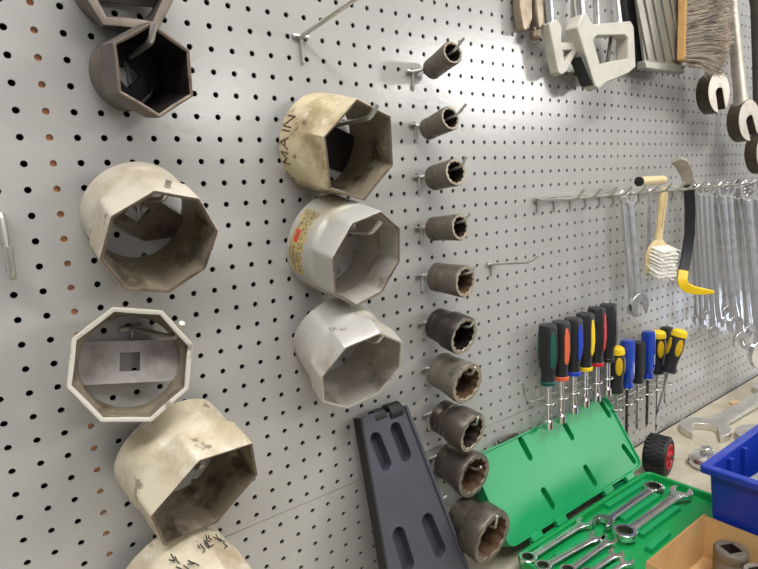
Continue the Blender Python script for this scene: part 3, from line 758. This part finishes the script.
# cream tube lying over the hooks
A, B = at_out(639,181.5,2.6), at_out(663,178.5,2.6)
t = thing('cream_tube', 'short cream tube with a black open end lying across the hooks', 'tube', frame(A, (0,1,0), (1,0,0)))
Lt = float(B[0]-A[0])
part(t, 'tube_wall', MB().lathe([(.30,0),(.36,0),(.36,Lt),(.30,Lt)], 24, False, True, close=False), M['palewood'])
part(t, 'black_end', MB().lathe([(.335,-.06),(.37,-.04),(.37,.12),(.3,.12)], 24, True, False), M['black'])
# bristle brush
X_, Z_ = hook_spot(664, 2.4); A = Vector((X_, RY+.0, Z_)); B = V3(at_out(661.5,276,Z_)); Lb = (A-B).length
t = thing('bristle_brush', 'pale wooden brush with white bristles hanging from the row of hooks', 'brush', frame(A, (1,0,.15), (-.25,-.1,1)))
hl = Lb*.58
mb = MB()
def osec(y, w, th, z0=0): return [(w*math.cos(2*PI*k/18), y, z0+th*math.sin(2*PI*k/18)) for k in range(18)]
part(t, 'handle', MB().loft([osec(.25,.2,.14), osec(.1,.42,.2), osec(-1.2,.46,.22), osec(-hl*.7,.40,.2), osec(-hl,.42,.22)], True, True), M['palewood'])
part(t, 'hanging_loop', MB().tube([(.0+.3*math.sin(2*PI*k/14), .3+.32*math.cos(2*PI*k/14)-.3, 0) for k in range(15)], .05, 6), M['zinc'])
part(t, 'groove', MB().tube([(0,-.2,.2), (0,-hl*.75,.2)], .05, 6), M['wood'])
part(t, 'head', MB().loft([osec(-hl+.1,.36,.22), osec(-hl-.5,1.05,.28), osec(-hl-1.1,1.3,.3), osec(-Lb+.3,1.15,.28), osec(-Lb+.05,.6,.2)], True, True), M['palewood'])
mb = MB()
for k in range(760):
    yy = random.uniform(-Lb+.25, -hl-.45); xx = random.uniform(-1.1, 1.1); ln = random.uniform(.85, 1.05)
    xx = round(xx*3.2)/3.2*.95+random.uniform(-.07, .07); yy = round(yy*3.4)/3.4+random.uniform(-.07, .07)
    mb.tube([(xx, yy, .2), (xx*1.0+.2, yy-.34+(yy+hl+1.6)*.05, .2+ln)], [.045,.035], 4)
part(t, 'bristles', mb, M['whitebristle'])
# pry bar: steel claw, black bar, yellow foot
pts = [(676,160,2.0), (681,163,2.1), (686,172,2.2), (689,184,2.1), (690,210,2.0), (689.5,235,1.9), (686,258,1.9), (683,274,2.0)]
Q = [V3(at_out(u, v, z)) for u, v, z in pts]; O = Q[-1].copy()
t = thing('pry_bar', 'black flat pry bar with a steel claw and yellow foot', 'pry bar', frame(O))
def strip(pts, ws, th):
    mb = MB(); rings = []
    for i, p in enumerate(pts):
        d = (pts[min(i+1, len(pts)-1)]-pts[max(i-1, 0)]).normalized(); x = Vector((.62,0,.78)).normalized(); x = (x-d*x.dot(d)).normalized(); n = d.cross(x)
        w = ws[i]/2; rings.append([tuple(p+x*w*a_+n*th/2*b_) for a_, b_ in ((-1,-1),(1,-1),(1,1),(-1,1))])
    return mb.loft(rings, True, True)
L_ = [p-O for p in Q]
part(t, 'claw', strip(L_[:4], [.9,1.05,1.0,.85], .3), M['oldsteel'], .03)
part(t, 'shank', strip(L_[3:], [.82,.82,.82,.82,.82], .45), M['softblack'], .05)
F = [V3(at_out(u, v, z))-O for u, v, z in ((683.5,270,2.0), (682,278,2.05), (683,284,2.2), (688,288.5,2.5), (695.5,290.5,2.95), (705,291.5,3.5), (714,292,4.1))]
rings = []; n = Vector((.85,0,-.52)).normalized()
for i, p in enumerate(F):
    d = (F[min(i+1, 6)]-F[max(i-1, 0)]).normalized(); x = d.cross(n).normalized()
    w = (.38,.40,.42,.40,.33,.24,.10)[i]; th = (.3,.32,.34,.34,.34,.32,.26)[i]
    rings.append([tuple(p+x*w*a_+n*th*b_) for a_, b_ in ((-1,-1),(1,-1),(1,1),(-1,1))])
part(t, 'foot', MB().loft(rings, True, True), M['yellow'], .04, label='yellow painted foot')

# ---------------------------------------------------------------- screwdriver racks
def rack(ring_pts, label):
    P_ = [V3(p) for p in ring_pts]; O = Vector((P_[0].x-.9, P_[0].y+.5, 0)); t = thing('screwdriver_rack', label, 'rack', frame(O), 'wire screwdriver racks')
    y0 = P_[0].y-O.y; ln = P_[-1].x-O.x+.9
    mb = MB().tube([(-.2,.9,-.1), (-.2,.9,.12), (-.1,.1,.14), (.0,y0+.25,.2), (.1,y0+.05,.35), (.3,y0,.5), (ln,y0,.5)], .07, 8)
    mb.tube([(ln-.1,.6,-.1), (ln-.1,.6,.14), (ln-.1,y0,.5)], .07, 8)
    part(t, 'backbone', mb, M['zinc'])
    for p in P_:
        c = p-O; pts = [(c.x-.2, y0, .5)]
        for k in range(15):
            a = -PI*.75+PI*1.5*k/14; pts.append((c.x+.42*math.sin(a)*1.0, c.y-.04*0, c.z+.42*math.cos(a)))
        pts.append((c.x+.2, y0, .5))
        part(t, 'ring', MB().tube(pts, .055, 6), M['zinc'])
        up = [(c.x-.2, y0+.9, .5)]+[(x, y+1.4, z) for x, y, z in pts[1:-1]]+[(c.x+.2, y0+.9, .5)]
        part(t, 'ring', MB().tube([(c.x-.2, y0, .5)]+up+[(c.x+.2, y0, .5)], .05, 6), M['zinc'])
    return t
r1 = [np.array([29.53+1.554*k, -23.70, 1.45]) for k in range(6)]
r2 = [np.array([38.63+1.70*k, -26.72, 1.45]) for k in range(6)]
rack(r1, 'wire rack holding the six nut drivers'); rack(r2, 'wire rack holding the yellow, blue and black screwdrivers')
GN = 'nut drivers in the left rack'
def nut_driver(p, ytop, label, col, band, sh_len=3.9, hl=4.3, spin=0., tipl=True):
    base = Vector((p[0], p[1]+1.4, p[2]))
    t = thing('nut_driver', label, 'nut driver', frame(base, (math.cos(spin),0,-math.sin(spin)), (0,1,0)), GN)
    def hx(r_, z, bl=.5): return [(r_*(1-bl*.16*abs(math.sin(3*a)))*math.cos(a), r_*(1-bl*.16*abs(math.sin(3*a)))*math.sin(a), z) for a in [2*PI*k/36 for k in range(36)]]
    part(t, 'handle', MB().loft([hx(.52,.32,0), hx(.50,.45,0), hx(.50,.9,.2), hx(.62,1.5), hx(.72,2.2), hx(.70,3.2), hx(.69,hl-.2), hx(.62,hl-.02), hx(.4,hl)], True, True), M['softblack'])
    for k in range(3):
        a = rd(-35)+k*2*PI/3
        pn = MB()
        rings = [[(r_-.12, -.14*w_, z_), (r_-.01, -.14*w_, z_), (r_-.01, .14*w_, z_), (r_-.12, .14*w_, z_)] for r_, w_, z_ in ((.61,.5,1.25),(.67,1.4,1.6),(.73,1.6,2.4),(.715,1.5,3.3),(.68,.8,hl-.45))]
        part(t, 'grip_panel', pn.loft(rings, True, True, Matrix.Rotation(a, 4, 'Z')), col, .02)
    part(t, 'colour_band', MB().lathe([(.52,.0),(.55,.03),(.55,.1),(.50,.12),(.50,.16),(.55,.18),(.55,.27),(.52,.31)], 30), band)
    part(t, 'shaft', MB().lathe([(.22,-sh_len+.6),(.22,.06)], 16), M['chrome'])
    part(t, 'socket_tip', MB().lathe([(.30,-sh_len),(.34,-sh_len+.04),(.34,-sh_len+.6),(.22,-sh_len+.72)], 20), M['chrome'])
    return t
ND = [('teal','teal','dark green panels and bands, nearest the impact sockets',3.4,4.5), ('orange','orange','orange panels and bands',3.4,4.45), ('bluegrip','bluegrip','blue panels and bands',3.1,4.4), ('yellow','yellow','yellow bands',3.0,4.5), ('red','red','red panels and bands',3.0,4.7), ('softblack','softblack','an all black handle',2.9,4.7)]
for k, (c_, b_, lab, sl, hl) in enumerate(ND):
    nut_driver(r1[k], 0, f'black handled nut driver with {lab}', M[c_], M[b_], sl, hl, spin=.75+.12*k)
def oval_driver(p, z, label, sh_len=4.2, hl=3.9):
    t = thing('screwdriver', label, 'screwdriver', frame(p, (1,0,-.4), z), 'screwdrivers in the right rack')
    part(t, 'handle', MB().lathe([(.52,.0),(.6,.06),(.6,.25),(.50,.75),(.56,1.4),(.64,2.2),(.64,2.9),(.56,3.25)], 32), M['softblack'])
    part(t, 'end_cap', MB().lathe([(.57,3.24),(.65,3.3),(.65,3.5),(.6,3.75),(.42,3.9),(.14,3.96)], 32), M['yellow'], label='yellow domed end')
    for k in range(4):
        a = PI/2*k+.5
        T = Matrix.Rotation(a, 4, 'Z')@Matrix.Translation((.59,0,2.35))@Matrix.Diagonal((.1,.3,.8,1))
        rings = [[(math.cos(b)*math.sin(PI*j/8), math.sin(b)*math.sin(PI*j/8), -math.cos(PI*j/8)) for b in [2*PI*i/14 for i in range(14)]] for j in range(1, 8)]
        part(t, 'grip_panel', MB().loft(rings, True, True, T), M['yellowdeep'])
    part(t, 'shaft', MB().lathe([(.11,-sh_len+.4),(.11,.06)], 12), M['chrome'])
    part(t, 'blade', MB().loft([[(-.1,-.1,-sh_len+.5),(.1,-.1,-sh_len+.5),(.1,.1,-sh_len+.5),(-.1,.1,-sh_len+.5)], [(-.15,-.03,-sh_len),(.15,-.03,-sh_len),(.15,.03,-sh_len),(-.15,.03,-sh_len)]], True, True), M['darksteel'])
    return t
def fluted_driver(p, label, col, mat_, sh_len, hl, dark, print_=False):
    t = thing('screwdriver', label, 'screwdriver', frame(p, (1,0,-.8), (0,1,0)), 'screwdrivers in the right rack')
    def fl(r_, z, d): return [(r_*(1-d*abs(math.sin(2*a)))*math.cos(a), r_*(1-d*abs(math.sin(2*a)))*math.sin(a), z) for a in [2*PI*k/40 for k in range(40)]]
    part(t, 'handle', MB().loft([fl(.50,0,0), fl(.52,.1,0), fl(.44,.4,0), fl(.44,.6,0), fl(.58,.8,.1), fl(.60,1.5,.14), fl(.60,hl-.25,.14), fl(.54,hl-.03,.1), fl(.38,hl,.05)], True, True), mat_)
    if print_: part(t, 'print_strip', MB().box((.0,-.535,1.7), (.12,.03,.9), Matrix.Rotation(rd(-25), 4, 'Z')), M['white'], label='white print')
    part(t, 'shaft', MB().lathe([(.12,-sh_len+.3),(.12,.06)], 12), M['darksteel'] if dark else M['chrome'])
    part(t, 'tip', MB().lathe([(.02,-sh_len),(.08,-sh_len+.2),(.12,-sh_len+.32)], 10), M['darksteel'])
    return t
def rp(k, dy=1.455): return (r2[k][0], r2[k][1]+dy, r2[k][2])
oval_driver(rp(0), (0,1,0), 'yellow and black screwdriver nearest the nut drivers', 3.2)
fluted_driver(rp(1), 'blue handled screwdriver left of the black handled one', None, M['bluetr'], 4.6, 4.1, True, True)
fluted_driver(rp(2), 'black handled screwdriver between the two blue handled ones', None, M['softblack'], 4.4, 3.6, False)
fluted_driver(rp(3), 'blue handled screwdriver right of the black handled one', None, M['bluetr'], 4.6, 4.2, True, True)
oval_driver(rp(4), (0,1,0), 'upright yellow and black screwdriver right of both blue handled ones', 5.4)
A = V3(at_out(668.5,372,2.6)); Bq = V3(at_out(679,335,3.1)); oval_driver(A, Bq-A, 'yellow and black screwdriver leaning to the right, last in the rack', 4.0)
fluted_driver((r2[5][0], r2[5][1]+1.45, 1.35), 'black screwdriver half hidden behind the upright yellow one', None, M['softblack'], 3.4, 3.9, False)

# ---------------------------------------------------------------- tools along the top right
def outline(pts, z, O): return [((at_out(u, v, z)-O)[0], (at_out(u, v, z)-O)[1]) for u, v in pts]
# locking pliers
O = at_out(533,20,1.0)
t = thing('locking_pliers', 'brownish locking pliers at the top edge, left of the hacksaws', 'pliers', frame((O[0],O[1],.5)))
part(t, 'lower_handle', MB().prism(outline([(519,-40),(528,-40),(530,0),(530.5,22),(527,31),(523,29),(520,10)], .9, O), -.2, .4), M['tool'], .08)
part(t, 'release_lever', MB().prism(outline([(529,-20),(533,-10),(533.5,18),(530,29),(528,27),(530,5)], .9, O), -.1, .3), M['tool'], .05)
part(t, 'upper_handle', MB().prism(outline([(534,-40),(544.5,-40),(544,0),(543,24),(541,29),(537,28),(535,10)], .9, O), -.25, .5), M['tool'], .1)
kn = at_out(539.5,33,1.0)-O
part(t, 'adjusting_knob', MB().lathe([(.16,.6),(.2,.28),(.26,.2),(.34,.12),(.36,-.2),(.24,-.36)], 18, True, True, Matrix.Translation((kn[0],kn[1],.15))@Matrix.Rotation(-PI/2, 4, 'X')@Matrix.Scale(1, 4)), M['tool'])
# hacksaws
O = at_out(562,40,1.4)
t = thing('hacksaw', 'slim hacksaw with a narrow pointed handle, beside the locking pliers', 'hacksaw', frame((O[0],O[1],0)))
part(t, 'handle', MB().prism(outline([(549,23),(557,19),(562,27),(561.5,42),(576,43),(578.5,49),(567,71),(562,75),(558,72)], 1.4, O), .7, 1.4, [outline([(563,50),(572.5,50),(565,63)], 1.4, O)]), M['castgrey'], .08)
part(t, 'frame_tube', MB().tube([(outline([(547,-60)],1.3,O)[0][0], outline([(547,-60)],1.3,O)[0][1], 1.05), (outline([(553,26)],1.3,O)[0][0], outline([(553,26)],1.3,O)[0][1], 1.05)], .34, 14), M['satin'])
p0, p1 = outline([(570,-60),(577,46)], 1.1, O)
part(t, 'blade', MB().box(((p0[0]+p1[0])/2, (p0[1]+p1[1])/2, 1.05), (.5, p0[1]-p1[1], .05)), M['pan'])
O = at_out(605,50,2.0)
t = thing('hacksaw', 'big hacksaw with a broad cast grey loop handle, left of the dustpan', 'hacksaw', frame((O[0],O[1],0)))
hd = part(t, 'handle', MB().prism(outline([(577,27),(583,14),(587,13),(593,24),(631,21),(634,27),(636,67),(629,73),(606,83),(599,89),(595,86)], 2.0, O), 1.0, 2.0, [outline([(593.5,40),(598,35),(624,34.5),(628,38),(628,59),(614,60.5),(600,64)], 2.0, O)]), M['castgrey'], .08, seg=2)
part(hd, 'hollow_shade', MB().prism(outline([(582,56),(594,56),(598.5,84),(594,85)], 2.0, O), .98, 1.9), M['softblack'], .05, label='dark block for the shade in the hollow handle end')  # solid block, its black stands for the shade inside the hollow
for (u0, u1, w) in ((575,584,.5), (594,598,.3), (610,620,.55)):
    p0, p1 = outline([(u0,-60),(u1,26)], 1.6, O)
    part(t, 'frame_bar', MB().loft([[(p1[0]-w/2,p1[1],1.3),(p1[0]+w/2,p1[1],1.3),(p1[0]+w/2,p1[1],1.7),(p1[0]-w/2,p1[1],1.7)], [(p0[0]-w/2,p0[1],1.3),(p0[0]+w/2,p0[1],1.3),(p0[0]+w/2,p0[1],1.7),(p0[0]-w/2,p0[1],1.7)]], True, True), M['satin'], .06)
q0, q1 = outline([(605,63),(606,45)], 1.2, O)
part(t, 'tension_screw', MB().tube([(q0[0],q0[1],1.4), (q1[0]+.4,q1[1]+.8,1.4)], .14, 10), M['darksteel'])
# dustpan
O = at_out(660,30,1.6)
t = thing('dustpan', 'ribbed grey metal dustpan hanging behind the counter brush', 'dustpan', frame((O[0],O[1],0)))
part(t, 'pan_plate', MB().prism(outline([(633,-30),(637,0),(645,61),(682,66),(690,-30)], 1.5, O), 1.3, 1.5), M['pan'])
mb = MB()
for k in range(7):
    u0 = 634+8.5*k; p0, p1 = outline([(u0-3,-25),(u0+14,60)], 1.5, O); bar(p0, p1, .3, 1.48, 1.64, mb)
part(t, 'pressed_rib', mb, M['pan'], .06)
p0, p1 = outline([(644,64.5),(683,70)], 1.8, O)
lp = MB(); bar(p0, p1, .62, 1.2, 1.95, lp); part(t, 'front_lip', lp, M['pan'], .08)
part(t, 'side_wall', MB().prism(outline([(622,-30),(634,-30),(638,0),(645,40),(645.5,62),(641,67),(634,62),(629,35)], .95, O), .2, .95), M['softblack'], .15, label='black rubber edge')
# counter brush
O = V3(at_out(676,60,1.72))
t = thing('counter_brush', 'wooden counter brush with grey beige bristles standing out from the board', 'brush', frame(O))
part(t, 'block', MB().loft([[(x, y, z) for x, z in ((0,0),(2.4,0),(2.4,.72),(0,.72))] for y in (-.1, .2, 3.5, 7.5)], True, True), M['wood'], .12)
mb = MB()
for k in range(2600):
    yy = random.uniform(-.6, 7.0); xx = random.uniform(.1, 2.3); e = (yy+.4)/1.4
    ln = 2.7*min(1, .8+.2*e)+random.uniform(-.3, .25)
    s1, s2 = random.uniform(-.35, .35), random.uniform(-.5, .3)-.5*max(0, 1.2-yy)
    mb.tube([(xx, yy, .68), (xx+s1*.4, yy+s2*.3, .68+ln*.55), (xx+s1, yy+s2, .68+ln)], [.022,.022,.018], 3, cap=False)
br = part(t, 'bristles', mb, M['bristle'], smooth=0); br['kind'] = 'stuff'
# big open-end wrenches hanging, shafts upward
def big_wrench(u, v, us, Z, r_, w, label, tilt, m_, shaft=None):
    B = V3(at_out(u, v, Z)); A = V3(at_out(us[0], us[1], Z)); y = (A-B).normalized(); z = Vector((-.12,0,1)); x = y.cross(z)
    Ln = 16.0
    return wrench('open_end_wrench', label, 'wrench', frame(B+y*Ln, x, z), Ln, w, 1.15, r_, r_*.8, m_, 'big open end wrenches at the top right', tilt=tilt, gap=.62, second_open=True)
w1 = big_wrench(711,93,(711,0),2.0,1.7,1.1,'forged open end wrench hanging just under the counter brush',.25,M['oldsteel'])
w2 = big_wrench(737.5,121,(729,0),2.2,1.85,1.3,'forged open end wrench hanging in the middle of three, its long shaft in view',.25,M['oldsteel'])
w3 = big_wrench(758,152,(757,0),2.6,2.0,1.5,'dark shafted open end wrench cut by the right edge, lowest of three',.25,M['darksteel'])
def shade_edges(o):
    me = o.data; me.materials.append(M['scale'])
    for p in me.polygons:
        if abs(p.normal.z) < .5: p.material_index = 1  # side faces get the painted shade
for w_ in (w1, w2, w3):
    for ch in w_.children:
        if ch.name.startswith('open_jaw'): shade_edges(ch)
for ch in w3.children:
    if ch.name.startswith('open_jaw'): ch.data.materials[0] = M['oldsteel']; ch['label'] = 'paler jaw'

# ---------------------------------------------------------------- light
sc = bpy.context.scene
w = bpy.data.worlds.new('world'); sc.world = w; w.use_nodes = True
bg = w.node_tree.nodes['Background']; WN, WL = w.node_tree.nodes, w.node_tree.links
tc = WN.new('ShaderNodeTexCoord'); sp = WN.new('ShaderNodeSeparateXYZ'); WL.new(tc.outputs['Generated'], sp.inputs['Vector'])
rp_ = WN.new('ShaderNodeValToRGB')                       # a workshop: pale ceiling, dim clutter at eye level, darker floor
for e, (p_, c_) in zip((0, 1), ((.30, .14), (.62, .40))): rp_.color_ramp.elements[e].position = p_; rp_.color_ramp.elements[e].color = (c_, c_, c_*1.0, 1)
mr = WN.new('ShaderNodeMapRange'); mr.inputs['From Min'].default_value = -1; WL.new(sp.outputs['Z'], mr.inputs['Value']); WL.new(mr.outputs['Result'], rp_.inputs['Fac'])
nz = WN.new('ShaderNodeTexNoise'); nz.inputs['Scale'].default_value = 3.2; nz.inputs['Detail'].default_value = 2; WL.new(tc.outputs['Generated'], nz.inputs['Vector'])
m2 = WN.new('ShaderNodeMapRange'); m2.inputs['From Min'].default_value = .36; m2.inputs['From Max'].default_value = .64; m2.inputs['To Min'].default_value = .25; m2.inputs['To Max'].default_value = 1.75
WL.new(nz.outputs['Fac'], m2.inputs['Value'])
ml = WN.new('ShaderNodeMath'); ml.operation = 'MULTIPLY'; WL.new(m2.outputs['Result'], ml.inputs[0]); ml.inputs[1].default_value = 1.0
WL.new(rp_.outputs['Color'], bg.inputs['Color']); WL.new(ml.outputs['Value'], bg.inputs['Strength'])
def area(name, pos, target, sx, sy, watts, col=(1,1,1)):
    l = bpy.data.lights.new(name, 'AREA'); l.shape = 'RECTANGLE'; l.size = sx*S; l.size_y = sy*S; l.energy = watts; l.color = col
    o = bpy.data.objects.new(name, l); C.objects.link(o); o.location = W(pos)
    o.rotation_euler = (W(target)-W(pos)).to_track_quat('-Z', 'Y').to_euler(); return o
area('ceiling_light_right', (250,60,215), (25,-10,0), 80, 16, 110, (1,.98,.95))
area('ceiling_light_far_right', (262,38,196), (25,-10,0), 60, 12, 42, (1,.98,.95))
area('ceiling_light_back', (104,40,240), (8,-4,0), 34, 10, 26, (1,.98,.94))
area('ceiling_light_left', (-30,62,50), (6,-14,0), 80, 10, 44, (1,.99,.97))
area('ceiling_light_front', (45,66,40), (28,-20,0), 96, 10, 48, (1,.99,.97))
area('added_glare_light', (84,-27.5,11), (64,-27,0), 12, 6, .9, (.72,.82,1))  # unseen lamp added for the bluish glare low on the right wall
sc.view_settings.view_transform = 'Standard'; sc.view_settings.look = 'None'; sc.view_settings.gamma = 1
sc.view_settings.use_curve_mapping = False; sc.view_settings.exposure = -0.12
